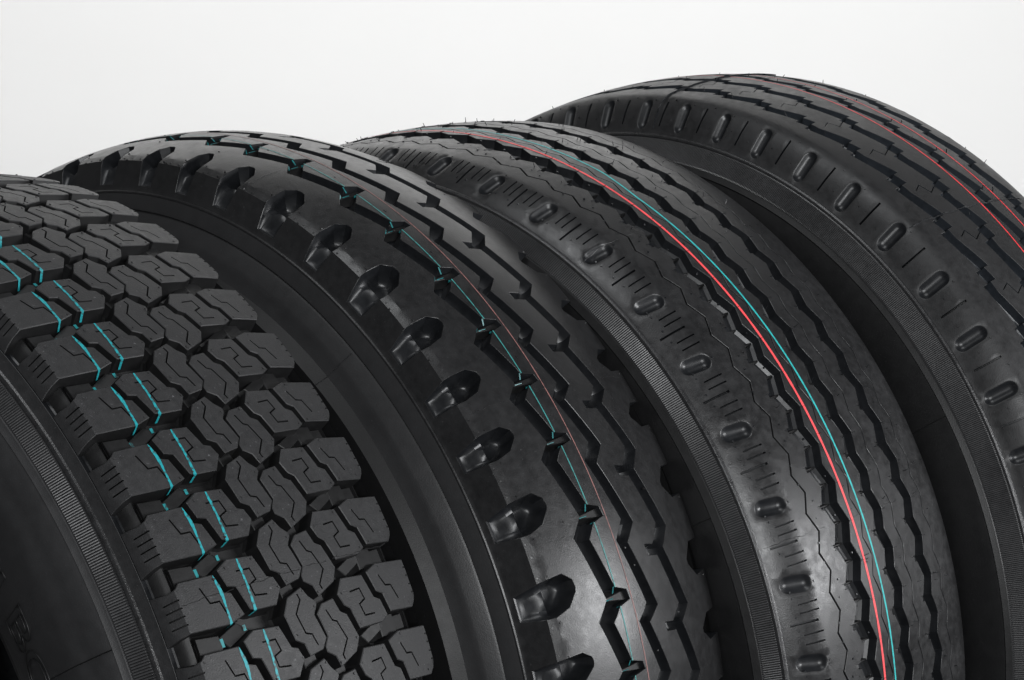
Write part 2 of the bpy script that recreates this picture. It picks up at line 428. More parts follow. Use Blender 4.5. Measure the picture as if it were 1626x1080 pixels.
def line_ring(ty, name, xf, wd, mat, parent, Us, lift=.00022, step=None, label=None, closed=True):
    """paint line: xf(U)->x centre; Us = list of (U0,U1) stretches"""
    V = []; F = []
    for u0, u1 in Us:
        n = max(2, int((u1 - u0) * ty.pm / .007) + 1); u = np.linspace(u0, u1, n); x = np.array([xf(a) for a in u])
        wd_ = wd if not callable(wd) else np.array([wd(a) for a in u])
        jit = 1 + 0.10 * np.sin(u * 17.3) + 0.07 * np.sin(u * 41.7)
        w0 = ty.wx(x - wd_ / 2 * jit); w1 = ty.wx(x + wd_ / 2 * jit)
        A = ty.P(w0, u, -lift); Bp = ty.P(w1, u, -lift); b = len(V)
        for i in range(n): V += [A[i], Bp[i]]
        for i in range(n - 1): F.append((b + 2 * i, b + 2 * i + 1, b + 2 * i + 3, b + 2 * i + 2))
    return mesh_obj(name, V, F, mat, parent, 60, None, label)

def sw_line(ty, name, prof, ph, wd, h, mat, parent, label=None):
    """thin raised mould line across the sidewall at one angle; prof polyline of (x, r)"""
    q = np.array(prof); V = []; F = []
    for i, (x, r) in enumerate(q):
        a = q[min(i + 1, len(q) - 1)] - q[max(i - 1, 0)]; a /= np.hypot(*a); n = np.array([-a[1], a[0]])
        if n[0] > 0 and x < 0: n = -n
        for dp, hh in ((-wd / 2, -0.0003), (0, h), (wd / 2, -0.0003)):
            xx = x + n[0] * hh; rr = r + n[1] * hh; p_ = ph + dp / r
            V.append((xx, -rr * math.sin(p_), ty.R + rr * math.cos(p_)))
    for i in range(len(q) - 1):
        for a in range(2): F.append((i * 3 + a, i * 3 + a + 1, (i + 1) * 3 + a + 1, (i + 1) * 3 + a))
    return mesh_obj(name, V, F, mat, parent, 20, None, label)

def nibs(ty, name, pts, mat, parent, tall=0.0025, rad=0.0006):
    """moulding whiskers and vent dots, one mesh: pts (w, U, height)"""
    V = []; F = []
    for w_, U_, h in pts:
        b = len(V); c0 = ty.P(w_, U_, 0.0006); c1 = ty.P(w_, U_, -h)
        ax = c1 - c0; L_ = np.linalg.norm(ax); ax /= L_; e1 = np.cross(ax, [1, 0, 0.3]); e1 /= np.linalg.norm(e1); e2 = np.cross(ax, e1)
        lean = (rng.random(3) - .5) * h * 1.6
        r0 = rad if h > .0012 else .0011
        for c_, r_ in ((c0, r0), (c1 + lean, r0 * (.55 if h > .0012 else .8))):
            for k in range(5):
                a = k * 2 * PI / 5; V.append(c_ + r_ * (math.cos(a) * e1 + math.sin(a) * e2))
        for k in range(5): F.append((b + k, b + (k + 1) % 5, b + 5 + (k + 1) % 5, b + 5 + k))
        F.append(tuple(b + 5 + k for k in range(5)))
    return mesh_obj(name, V, F, mat, parent, 30, 'stuff')

def seam_line(ty, name, w0, w1, U, mat, parent, skip=(), h=.00035, wd=.0009):
    V = []; F = []; n = 60; ws = np.linspace(w0, w1, n); ok = [not any(a < w_ < b for a, b in skip) for w_ in ws]
    for i, w_ in enumerate(ws):
        wob = .0006 * math.sin(i * .7) + .0004 * math.sin(i * 1.9)
        for du, hh in ((-wd / 2, .0003), (0, -h), (wd / 2, .0003)): V.append(ty.P(w_, U + (du + wob) / ty.pm, hh))
    for i in range(n - 1):
        if ok[i] and ok[i + 1]:
            for a in range(2): F.append((i * 3 + a, i * 3 + a + 1, (i + 1) * 3 + a + 1, (i + 1) * 3 + a))
    return mesh_obj(name, V, F, mat, parent, 20)

def tyre_empty(cx, cy, yaw, label):
    o = bpy.data.objects.new('truck_tyre', None); COL.objects.link(o); o.location = (cx, cy, 0); o.rotation_euler = (0, 0, yaw)
    o.empty_display_size = .2; o['label'] = label; o['category'] = 'tyre'; o['group'] = 'truck tyres standing upright in a row'
    return o

def bounds(known, N):
    """known: list of phi at consecutive integer U (starting at U=0); fill the rest of the circle evenly"""
    known = list(known); rest = 2 * PI - (known[-1] - known[0]); m = N - (len(known) - 1)
    ph = known + [known[-1] + rest * (i + 1) / m for i in range(m)]
    return np.arange(N + 1, dtype=float), np.array(ph)

def common(ty, root, swprof, right, inner=True, mat=M_wall):
    rev(ty, 'sidewall', swprof, mat, root, 360)
    rev(ty, 'sidewall', right, mat, root, 240)
    bl = swprof[-1]; br = right[0]
    xl, rl = bl; xr, rr = br
    # bead toes and inner liner
    rev(ty, 'bead', [(xl, rl), (xl + .004, rl - .010), (xl + .016, rl - .014), (xl + .026, rl - .006), (xl + .027, rl + .006)], M_wall, root, 288)
    rev(ty, 'bead', [(xr, rr), (xr - .004, rr - .010), (xr - .016, rr - .014), (xr - .026, rr - .006), (xr - .027, rr + .006)], M_wall, root, 200)
    rc = ty.R - .035
    rev(ty, 'inner_liner', [(xl + .027, rl + .006), (xl - .005, rl + .05), (xl - .008, rl + .09), (xl + .02, rc - .02), (xl + .06, rc), (xr - .06, rc), (xr - .02, rc - .02), (xr + .008, rr + .09), (xr + .005, rr + .05), (xr - .027, rr + .006)], M_groove, root, 200)

# ================================================================ TYRE 1: block tread
R1 = .519993
N1 = 59; P0 = .751882; D1 = .107034
bU = np.arange(-20, 40, dtype=float); bP = np.array([P0 + u * D1 if -9 <= u <= 12 else 0 for u in bU])
rest = (2 * PI - 21 * D1) / 38
for i, u in enumerate(bU):
    if u < -9: bP[i] = P0 - 9 * D1 - (-9 - u) * rest
    if u > 12: bP[i] = P0 + 12 * D1 + (u - 12) * rest
t1 = Tyre(R1, 1.4900, [(-.1076, .4811), (-.1045, .4875), (-.1000, .503), (-.0930, R1 - .745 * .0930 ** 2)],
          [(.130, R1 - .745 * .130 ** 2), (.1385, .492), (.144, .470)], (bU, bP))
e1 = tyre_empty(-.504412, 1.974455, .837786, 'leftmost tyre with chunky separate tread blocks and two teal stripes')
sc = t1.pm
# sidewall, groove, rim strip
lip = [(-.1076, .4811), (-.1092, .4796), (-.1100, .4785)]
rev(t1, 'mould_ridge', [(-.1060, .4842), (-.1078, .4835), (-.1090, .4818), (-.1092, .4800), (-.1088, .4790)], M_flash, e1, 360)
serrated(t1, 'serrated_band', (-.1213, .4690), (-.1088, .4799), 1420, .0011, M_band, e1)
SW1 = [(-.1206, .4698), (-.1222, .4695), (-.1232, .4680), (-.1262, .4652), (-.1252, .4640), (-.1262, .4625), (-.1298, .4570), (-.1325, .4480), (-.1345, .4390), (-.1365, .4350), (-.1374, .4250), (-.1372, .4150), (-.1368, .4000), (-.1350, .3850), (-.1310, .3680), (-.1255, .3500), (-.1190, .3340), (-.1120, .3220), (-.1060, .3140)]
common(t1, e1, SW1, [(.125, .3140), (.150, .35), (.160, .39), (.158, .44), (.148, .470), (.1385, .492)], mat=M_wall1)
# shoulder ring
shw = float(t1.wx(-.1025))
B = rib(t1, [(('w', 0.0), 0.0), (('w', 0.0), 1.0)], [(('w', shw), 0.0), (('w', shw), 1.0)], False, True, .0065, grid=.008, wall=[(0, CH), (.0006, .8), (.0018, 1.0)])
B.finish('shoulder_ring', M_block, e1, range(-20, 39))
# tread base (floor of the grooves)
dep = lambda x: np.interp(x, [-.108, -.1025, -.094, -.084, .118, .130, .14], [.006, .0065, .0105, .017, .017, .013, .008])
bp = []
for x in np.concatenate([np.linspace(-.1045, -.084, 9), np.linspace(-.078, .118, 22), [.124, .130, .136]]):
    w_ = t1.wx(x); d_ = dep(x); q = t1.P(w_, 0.0, d_); rr_ = math.hypot(q[1], q[2] - R1); bp.append((float(q[0]), rr_))
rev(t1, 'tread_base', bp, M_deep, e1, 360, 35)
rev(t1, 'shoulder_side', [(.1365, .480), (.141, .478), (.146, .468), (.148, .460)], M_block, e1, 200)

X = .001
def mm(l): return [(a * X, u) for a, u in l]
rows = {
 0: mm([(-58, 1.39), (-55, 1.65), (-49, 1.69), (-44, 2.02), (-58, 2.09), (-92, 2.045), (-97, 2.06), (-102.4, 2.11), (-102.4, 1.41), (-96, 1.455), (-91.5, 1.42), (-87.5, 1.36)]),
 1: mm([(-53, 2.35), (-42, 2.25), (-19, 2.30), (-13.5, 2.62), (-8, 2.66), (-5, 2.82), (-14, 3.03), (-34, 3.01), (-38, 2.98), (-43, 2.64), (-50, 2.60)]),
 2: mm([(-2.5, 2.985), (13, 2.90), (17, 3.04), (22.3, 3.14), (22.3, 3.19), (17, 3.31), (21.3, 3.65), (15, 3.785), (1, 3.82), (-1, 3.64), (-8, 3.56), (-11, 3.19)]),
 3: mm([(27, 3.195), (40, 3.17), (43, 3.37), (48.5, 3.43), (54, 3.78), (47, 3.96), (27.5, 4.09), (25, 3.93), (18, 3.84), (18, 3.75), (23, 3.63), (19.8, 3.31)]),
 4: mm([(55, 2.945), (78, 2.98), (83, 3.32), (89, 3.38), (92, 3.62), (84, 3.69), (58, 3.68), (54, 3.38), (49, 3.31), (46, 3.14)]),
 5: mm([(84, 2.96), (97, 2.88), (130, 2.93), (131, 3.48), (123.5, 3.63), (97, 3.59), (94, 3.32), (88, 3.26)]),
}
sip = {
 0: mm([(-73, 1.51), (-69, 1.745), (-61, 1.755), (-58, 1.97)]),
 1: mm([(-38, 2.44), (-26, 2.455), (-24, 2.62), (-31, 2.665), (-30, 2.82), (-19, 2.85)]),
 2: mm([(7, 2.97), (8, 3.06), (0, 3.23), (3, 3.51), (8.5, 3.545), (11, 3.71)]),
 3: mm([(29, 3.29), (32, 3.45), (36, 3.485), (41, 3.75), (32, 3.94), (33, 4.01)]),
 4: mm([(59, 3.16), (70, 3.15), (72, 3.31), (65, 3.36), (67, 3.53), (78, 3.54)]),
 5: mm([(96, 3.045), (100, 3.215), (106, 3.23), (110, 3.45)]),
}
U0 = {0: 1, 1: 2, 2: 3, 3: 3, 4: 3, 5: 3}
blk_kids = {}
def to2(l): return [(float(t1.wx(a)), u * sc) for a, u in l]
for r_ in range(6):
    holes = [sipe_hole(subdiv(to2([(a, u - U0[r_]) for a, u in sip[r_]]), .02), .0013, .007)]
    cre = ()
    if r_ == 0:
        wA, wB = float(t1.wx(-.0925)), float(t1.wx(-.0998))
        for uu in (1.575, 1.687, 1.80, 1.917):
            holes.append(sipe_hole([(wA + .0008, (uu - 1) * sc), ((wA + wB) / 2, (uu - 1) * sc + .0002), (wB, (uu - 1) * sc + .0004)], .0012, .004))
        we = float(t1.wx(-.0930)); wf = float(t1.wx(-.1000))
        cre = (np.array([[we, .395 * sc], [we, 1.0 * sc], [we, 1.052 * sc]]), np.array([[wf, .43 * sc], [wf, 1.0 * sc], [wf, 1.085 * sc]]))
    if r_ == 5:
        wA = float(t1.wx(.1275)); wB = float(t1.wx(.1298))
        for uu in (3.05, 3.17, 3.30, 3.42):
            holes.append(sipe_hole([(wA, (uu - 3) * sc), ((wA + wB) / 2, (uu - 3) * sc), (wB, (uu - 3) * sc)], .0014, .004))
    pl = [(a, u - U0[r_]) for a, u in rows[r_]]
    B = block(t1, pl, .0172, holes, creases=cre)
    # built once at pitch 0 (uniform angular scale D1) then turned round the axle
    base = np.vstack(B.V); x_ = t1.P(base[:, 0], base[:, 1] * 0, base[:, 2]); rad_ = np.hypot(x_[:, 1], x_[:, 2] - R1); ph = base[:, 1] / sc * D1
    Vv = np.stack([x_[:, 0], -rad_ * np.sin(ph), rad_ * np.cos(ph)], -1)
    K = np.round(Vv / 2e-6).astype(np.int64); _, idx, inv = np.unique(K, axis=0, return_index=True, return_inverse=True); inv = inv.ravel()
    FF = []
    for f in B.F:
        g = [int(inv[a]) for a in f]
        if len(set(g)) == len(g): FF.append(g)
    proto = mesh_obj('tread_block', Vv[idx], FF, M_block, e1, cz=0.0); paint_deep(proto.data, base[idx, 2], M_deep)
    blk_kids[r_] = proto.data; bpy.data.objects.remove(proto)
# paint on the blocks of the first two rows
def patch_mesh(name, Lp, Rp, du, mat, lift=.00025, tail=True):
    V = []; F = []
    n = 18; jr = np.random.default_rng(3); u0 = max(Lp[0][1], Rp[0][1]); Lx = np.array(Lp); Rx = np.array(Rp)
    for i in range(n + 1):
        t_ = i / n; ul = Lx[0, 1] + (Lx[-1, 1] - Lx[0, 1]) * t_; ur = Rx[0, 1] + (Rx[-1, 1] - Rx[0, 1]) * t_
        for xx, uu in ((np.interp(ul, Lx[:, 1], Lx[:, 0]), ul), (np.interp(ur, Rx[:, 1], Rx[:, 0]), ur)):
            q = t1.P(t1.wx((xx + jr.normal() * .16) * X), 0.0, -lift); rr_ = math.hypot(q[1], q[2] - R1); a = (uu - du) * D1
            V.append((q[0], -rr_ * math.sin(a), rr_ * math.cos(a)))
    m = n + 1
    if tail:
        for dd, da in ((.0009, .0006), (.010, .0018)):
            for (xx, uu) in (Lp[-1], Rp[-1]):
                q = t1.P(t1.wx(xx * X), 0.0, dd); rr_ = math.hypot(q[1], q[2] - R1); a = (uu - du) * D1 + da / R1
                V.append((q[0], -rr_ * math.sin(a), rr_ * math.cos(a)))
            m += 1
    for i in range(m - 1): F.append((2 * i, 2 * i + 1, 2 * i + 3, 2 * i + 2))
    o = mesh_obj(name, V, F, mat, None, 40); me = o.data; bpy.data.objects.remove(o); return me
st_mesh = {0: patch_mesh('paint_stripe', [(-59.2, 1.405), (-58.4, 1.63), (-58.2, 1.82), (-59.0, 2.088)], [(-58.3, 1.40), (-55.3, 1.645), (-56.6, 1.82), (-56.9, 2.078)], 1, P_teal),
           1: patch_mesh('paint_stripe', [(-34.4, 2.28), (-34.2, 2.65), (-35.3, 3.006)], [(-32.6, 2.285), (-32.4, 2.65), (-33.0, 3.006)], 2, P_teal)}
INDIV = 50
for r_ in range(6):
    VV = []; FF = []
    for i in range(N1):
        u = i - 20 + 0.0
        if u > 38: continue
        a = float(t1.phi(u + .0))
        if -22 <= u - U0[r_] + 0 <= 999 and i < 59:
            ang = a
            if i >= 5 and i < 5 + INDIV:
                o = bpy.data.objects.new('tread_block', blk_kids[r_]); COL.objects.link(o); o.parent = e1
                o.location = (0, 0, R1); o.rotation_euler = (ang, 0, 0)
                if r_ in st_mesh:
                    p_ = bpy.data.objects.new('paint_stripe', st_mesh[r_]); COL.objects.link(p_); p_.parent = o
            else:
                me = blk_kids[r_]; n0 = len(VV); co = np.array([v.co for v in me.vertices]); c_, s_ = math.cos(ang), math.sin(ang)
                y = co[:, 1] * c_ - co[:, 2] * s_; z = co[:, 1] * s_ + co[:, 2] * c_ + R1
                VV += np.stack([co[:, 0], y, z], -1).tolist(); FF += [[v + n0 for v in p.vertices] for p in me.polygons]
    if r_ == 0: rest_V, rest_F = [], []
    n0 = len(rest_V); rest_V += VV; rest_F += [[v + n0 for v in f] for f in FF]
far = mesh_obj('far_tread_blocks', rest_V, rest_F, M_block, e1, kind='stuff')
# tie bars and ramps in the cross grooves
def ring_piece(ty, name, B, mat, root, cells, **k): return B.finish(name, mat, root, cells, merge=True, **k)
allc1 = range(-20, 39)
BW = [(0.0, CH), (0.0008, .5), (0.0030, 1.0)]
def bars(poly, depth, topd, name='tie_bars'):
    B = block(t1, mm([(a, u) for a, u in poly]), depth, (), wall=BW, topd=topd); return B
BB = Build(t1)
def join(B2): 
    for v, in [(np.vstack(B2.V),)]: BB.add(v, B2.F)
join(bars([(-88, 1.12), (-68, 1.17), (-67, 1.45), (-88, 1.40)], .0175, .0062))
join(bars([(-92, 1.19), (-88.6, 1.18), (-88.6, 1.36), (-92, 1.36)], .0150, .0085))
w6 = t1.wx(-.065); w4 = t1.wx(-.043)
join(bars([(-66, 1.20), (-50, 1.08), (-41, 1.22), (-60, 1.38)], .0175, lambda q: np.interp(q[:, 0], [w6, w4], [.0105, .0050])))
join(bars([(85.5, 1.60), (103.5, 1.62), (103, 1.92), (85.5, 1.90)], .0175, .0062))
join(bars([(106, 1.66), (118, 1.66), (118, 1.88), (106, 1.88)], .0175, .0095))
w7 = t1.wx(.070); w8 = t1.wx(.086)
join(bars([(66, 1.78), (84, 1.64), (90, 1.76), (72, 1.92)], .0175, lambda q: np.interp(q[:, 0], [w7, w8], [.0105, .0060])))
join(bars([(-2, 1.80), (11, 1.78), (12, 1.93), (-1, 1.96)], .0175, .0070))
join(bars([(27, 2.05), (37, 2.02), (37, 2.22), (27, 2.22)], .0175, .0070))
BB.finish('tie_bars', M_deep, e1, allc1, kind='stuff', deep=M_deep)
# teal paint that ran into the grooves
def smudge(ty, lst, cells, name, mat, root):
    V = []; F = []
    for c_ in cells:
        for (xa, xb, ua, ub, d) in lst:
            b = len(V)
            for k in range(4):
                u = ua + (ub - ua) * k / 3; dd = d[0] + (d[1] - d[0]) * k / 3
                V += [ty.P(ty.wx(xa * X), u + c_, dd), ty.P(ty.wx(xb * X), u + c_, dd)]
            for k in range(3): F.append((b + 2 * k, b + 2 * k + 1, b + 2 * k + 3, b + 2 * k + 2))
    return mesh_obj(name, V, F, mat, root, 40)
smudge(t1, [(-65.8, -63, 1.22, 1.34, (.0100, .0100)), (-46.5, -44, 1.14, 1.22, (.0050, .0050))], range(-8, 12), 'paint_smudge', P_smudge1, e1)
sw_line(t1, 'mould_seam', SW1[4:14], 1.0555, .0014, .0009, M_wall, e1)
seam_line(t1, 'mould_seam', t1.wx(-.092), t1.wx(.118), 2.655, M_two, e1, h=.00025, skip=[(float(t1.wx(a * X)), float(t1.wx(b * X))) for a, b in ((-44, -41), (-9, -5), (20.5, 24), (49, 52), (89, 93))])
pts = []
for c_ in range(-12, 12):
    for (x, u) in ((-59, 1.46), (-48, 2.00), (-90, 1.46), (-92, 2.0), (-46, 2.36), (-7, 2.80), (-21, 2.34), (-35, 2.96), (13, 2.96), (19, 3.2), (-5, 3.5), (3, 3.77), (37, 3.22), (51, 3.78), (28, 4.03), (75, 3.03), (88, 3.6), (60, 3.62), (50, 3.14), (100, 3.55), (121, 3.55), (99, 2.93)):
        if rng.random() < .8: pts.append((float(t1.wx(x * X)), u + c_ - 2, .0004 + .0002 * rng.random()))
nibs(t1, 'vent_dots', pts, M_block, e1, rad=.0006)
# raised lettering on the sidewall (only the tops of the characters are in the picture)
def lettering(ty, root, txt, ph0, rc_prof, size, mat, step):
    for i, ch in enumerate(txt):
        cu = bpy.data.curves.new('raised_letter', 'FONT'); cu.body = ch; cu.size = size; cu.extrude = .0006; cu.offset = .0; cu.bevel_depth = .0004; cu.bevel_resolution = 1; cu.align_x = 'CENTER'; cu.fill_mode = 'NONE'
        o = bpy.data.objects.new('raised_letter', cu); COL.objects.link(o)
        dg = bpy.context.evaluated_depsgraph_get(); me = bpy.data.meshes.new_from_object(o.evaluated_get(dg)); bpy.data.objects.remove(o)
        q = np.array(rc_prof)[::-1]; seg = np.hypot(*np.diff(q, axis=0).T); ww = np.concatenate([[0], np.cumsum(seg)])
        for v in me.vertices:
            a, b_, h = v.co; x = np.interp(b_ + .010, ww, q[:, 0]); r = np.interp(b_ + .010, ww, q[:, 1])
            p_ = ph0 + i * step + a * 1.25 / .385; h2 = h + .0003
            v.co = (x - h2, -r * math.sin(p_), ty.R + r * math.cos(p_))
        me.materials.clear(); me.materials.append(mat); me.update()
        n = bpy.data.objects.new('raised_letter', me); COL.objects.link(n); n.parent = root
lettering(t1, e1, '1BC', .835, SW1[9:16], .052, M_wall, .100)

# ================================================================ TYRE 2: zigzag grooves, notched shoulders
R2 = .525219
v2 = [-.074, .036, .136, .250, .387, .501, .636, .751, .862, .973, 1.1075, 1.246, 1.355, 1.49]
N2 = 52
b2 = bounds(v2, N2)
t2 = Tyre(R2, 3.4038, [(-.1085, .4795), (-.1070, .481), (-.0965, .5075), (-.0895, R2 - 1.7019 * .0895 ** 2)],
          [(.1145, R2 - 1.7019 * .1145 ** 2), (.1175, .488), (.1160, .470)], b2)
e2 = tyre_empty(-.261386, 2.205042, .837415, 'second tyre from the left, smooth tread with zigzag grooves and scooped shoulder notches')
s2 = t2.pm
def W2(l): return [(float(t2.wx(a * X)), u * s2) for a, u in l]
slot = W2([(-105, .44), (-105, .745), (-95, .79), (-89, .79), (-75, .725), (-66, .57), (-65, .52), (-66, .43), (-74, .335), (-88.5, .35), (-95, .36)])
wl = [float(t2.wx(a * X)) for a in (-105, -99, -96.5, -95, -88, -76, -65)]
slotD = lambda q: np.interp(q[:, 0], wl, [.0030, .0068, .0078, .0120, .0200, .0215, .0200])
hole = dict(poly=subdiv(slot, .012, True), kind='scoop', depth=slotD, inset=.0062)
cr2 = [float(t2.wx(a)) for a in (-.1070, -.0965, -.0895)]
B = rib(t2, [(('w', 0.0), 0.0), (('w', 0.0), 1.0)], [(-.0515, 0.0), (-.038, .78), (-.0515, 1.0)], False, True, .0150, [hole], creases=cr2)
B.finish('tread_rib', M_two, e2, range(N2), sharp=34)
d2 = .0150
B = rib(t2, mm([(-36.5, .07), (-26, .67), (-14, .735), (-12.5, .85), (-26, .90), (-36.5, 1.07)]), mm([(-8, .17), (6, .96), (-8, 1.17)]), True, True, d2, grid=.011, lw=WSLOPE)
B.finish('tread_rib', M_two, e2, range(N2))
B = rib(t2, mm([(4.5, .235), (20, 1.03), (4.5, 1.235)]), mm([(36, .35), (24.5, .32), (25, .455), (38, .485), (51, 1.13), (36, 1.35)]), True, True, d2, grid=.011, lw=WSLOPE)
B.finish('tread_rib', M_two, e2, range(N2))
B = rib(t2, mm([(50, .415), (66, 1.19), (50, 1.415)]), mm([(114.4, .0), (114.4, .455), (97, .47), (84, .66), (84, .72), (96, .89), (114.4, .86), (114.4, 1.0)]), True, True, d2, grid=.011, lw=WSLOPE)
B.finish('tread_rib', M_two, e2, range(N2))
rev(t2, 'groove_floor', [(x, t2.tr(x) - .0144) for x in np.linspace(-.052, .075, 22)] + [(.088, t2.tr(.088) - .017), (.103, .488), (.112, .480)], M_groove, e2, 360, 40)
# rubber lip in each notch of the left groove (pointed bridge of the star notch)
BB = Build(t2)
def blk2(poly, depth, topd, wall=BW): return block(t2, mm(poly), depth, (), wall=wall, topd=topd)
for Bx in (blk2([(-38, .77), (-13.5, .735), (-12, .86), (-37.5, .80)], .0125, .0048),): BB.add(np.vstack(Bx.V), Bx.F)
BB.finish('groove_bridges', M_deep, e2, range(N2), kind='stuff', deep=M_deep)
rev(t2, 'mould_ridge', [(-.1070, .4808), (-.1083, .4812), (-.1093, .4803), (-.1096, .4790), (-.1090, .4778)], M_two, e2, 360)
SW2 = [(-.1088, .4795), (-.1158, .4676), (-.1163, .4660), (-.1150, .4644), (-.1168, .4628), (-.1233, .4526), (-.1248, .4508), (-.1262, .4470), (-.1315, .4380), (-.1412, .4300), (-.1425, .4150), (-.1418, .3950), (-.1380, .3750), (-.1310, .3500), (-.1220, .3300), (-.1120, .3120)]
rev(t2, 'ledge_ring', SW2[:9], M_wall2, e2, 360)
M_dark2 = rubber('shaded_side_rubber', 0.006, 0.50, 0.03, 0.35, 0.12, 10, 0.25, 0.0)  # darker copy of the sidewall, gap shade painted into its base
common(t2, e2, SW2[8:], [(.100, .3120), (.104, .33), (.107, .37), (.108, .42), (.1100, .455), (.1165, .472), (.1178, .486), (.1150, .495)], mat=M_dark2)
line_ring(t2, 'paint_line', lambda u: -.0256, .0011, P_tealthin, e2, [(c_ + .895, c_ + 1.672) for c_ in range(N2)], label='thin broken teal line')
line_ring(t2, 'paint_line', lambda u: -.0105, .0010, P_pink, e2, [(0, N2)], label='thin faded pink line')
smudge(t2, [(-27.5, -26.1, .66, .74, (.0006, .004)), (-38.5, -36.8, .775, .80, (.002, .0055)), (-28.5, -24.8, .893, .905, (.0008, .0025)), (-35, -27, .79, .803, (.0045, .0049))], range(N2), 'paint_smudge', P_smudge, e2)
sw_line(t2, 'mould_seam', SW2[4:10], .638, .0010, .0009, M_flash, e2)
for ph_, lo_ in ((.862, -.0925), (.235, -.09)):
    seam_line(t2, 'mould_seam', t2.wx(lo_), t2.wx(.112), t2.Uof(ph_), M_flash, e2, h=.0002, wd=.0007,
              skip=[(float(t2.wx(a * X)), float(t2.wx(b * X))) for a, b in ((-52, -24), (-9, 21), (24, 67))])
pts = []
for c_ in range(N2):
    for (x, u, h) in ((-87, .30, .0006), (-87, .84, .0006), (-94.5, .27, .0006), (-94.5, .87, .0006), (-94.5, .05, .0006), (-20, .4, .0003), (109, .42, .0006), (110, .9, .0006), (86, .80, .0005), (-96, .95, .0005)):
        if rng.random() < .85: pts.append((float(t2.wx(x * X)), u + c_ + rng.random() * .03, h))
    for k in range(3):
        if rng.random() < .3: pts.append((float(t2.wx((-60 + 150 * rng.random()) * X)), c_ + rng.random(), .0003))
nibs(t2, 'vent_dots', pts, M_two, e2)

# ================================================================ TYRE 3: ribbed tread, red and teal lines
R3 = .519306
v3 = [-.03, .110, .246, .378, .522, .664, .806, .947, 1.091, 1.231, 1.372, 1.51]
N3 = 45
b3 = bounds(v3, N3)
t3 = Tyre(R3, 1.49908, [(-.1600, .4837), (-.1575, .487), (-.150, .4935), (-.142, .4985), (-.1345, .5030), (-.1290, .5062), (-.125, R3 - .74954 * .125 ** 2)],
          [(.0830, R3 - .74954 * .083 ** 2), (.0930, .508), (.104, .498), (.114, .484)], b3)
e3 = tyre_empty(-.017397, 2.370646, .855066, 'third tyre from the left, wavy ribs marked with bold red and teal lines')
s3 = t3.pm
def W3(x): return float(t3.wx(x * X))
H = []
H.append(stadium((W3(-146.5), 1e-6 - .0012), (W3(-134.5), .0006), .0085, .0050))
def wave(a, b, ph=0.0, shape=None):
    """zigzag of period half a pitch: a at outer vertices (.22,.73), b at inner (.485,.985)"""
    return [(a, .22 + ph), (b, .475 + ph), (a, .73 + ph), (b, .975 + ph), (a, 1.22 + ph)]
H2 = []
for u in (.25, .36, .635, .755): H2.append(sipe_hole([(W3(-143), u * s3), (W3(-135), u * s3), (W3(-126.3), u * s3)], .0016, .004))
H2.append(sipe_hole([(W3(-152), .487 * s3), (W3(-141), .487 * s3), (W3(-129), .490 * s3)], .0022, .0045))
# holes must lie between the seam U=.5.. shift so the dimple sits inside the cell
def sh(h, d):
    h = dict(h); h['poly'] = np.array(h['poly']) + [0, d]
    if 'axis' in h: h['axis'] = (h['axis'][0] + [0, d], h['axis'][1] + [0, d])
    return h
holes = [sh(H[0], 1.0 * s3)] + [sh(h, 0) for h in H2]
cr3 = [W3(-157.5)]
def out(a): return a
B = rib(t3, [(('w', 0.0), .12), (('w', 0.0), 1.12)], mm([(-111, .12 + .10), (-103.3, .475), (-111, .73), (-103.3, .975), (-111, 1.22)]), False, True, .009, holes, grid=.007, creases=[], wall=[(0, CH), (.0001, 1.0)])
B.finish('tread_rib', M_three, e3, range(N3), sharp=35)
def jag(side, xo, xi, st=.10, notch=3.2):
    """groove edge with small square notches at the outer vertices"""
    s_ = -1 if side == 'L' else 1
    return None
TW = [(0.0, CH), (.0004, .45), (.0016, .8), (.0045, 1.0)]
SWL = [(0, CH), (.0001, 1.0)]
def ribpair(left, right, lw=TW, rw=TW):
    return rib(t3, left, right, True, True, .0125, grid=.010, wall=TW)
# rib between the wave sipe and the main groove
def zz(xo, xi, n=0.0, notch=0.0, side=0):
    """xo at U=.22/.73, xi at .475/.975. notch>0 : a square step of that depth (mm) at the xo vertices, directed by side"""
    pts_ = []
    for o_, i_ in ((.22, .475), (.73, .975)):
        if notch: pts_ += [(xo, o_ - .035 + n), (xo + side * notch, o_ - .03 + n), (xo + side * notch, o_ + .035 + n), (xo + .15 * (xi - xo), o_ + .04 + n)]
        else: pts_ += [(xo, o_ + n)]
        pts_ += [(xi, i_ + n)]
    a0 = pts_[0]; pts_.append((a0[0], a0[1] + 1)); return mm(pts_)
def tick_holes(lst):
    return [sipe_hole([(W3(a), u * s3), (W3((a + b) / 2), u * s3 + .0003), (W3(b), u * s3)], .0009, .004) for a, b, u in lst]
B = rib(t3, mm([(-109.3, .22), (-101.7, .475), (-109.3, .73), (-101.7, .975), (-109.3, 1.22)]), zz(-88.5, -81, 0, 2.4, -1), True, True, .0125, grid=.010, wall=TW); B.finish('tread_rib', M_three, e3, range(N3), deep=M_deep)
tk = tick_holes([(-60.2, -55, .50), (-60.2, -55, 1.0)])
B = rib(t3, zz(-68.5, -61.5), zz(-51.4, -45.6), True, True, .0125, grid=.010, wall=TW, lw=WSLOPE); B.finish('tread_rib', M_three, e3, range(N3))
B = rib(t3, zz(-50.3, -44.5), zz(-32.8, -25.5, 0, 2.0, -1), True, True, .0125, grid=.010, wall=TW); B.finish('tread_rib', M_three, e3, range(N3))
B = rib(t3, zz(-17.8, -12.2), zz(-1.9, 3.2), True, True, .0125, grid=.010, wall=TW, lw=WSOFT); B.finish('tread_rib', M_three, e3, range(N3))
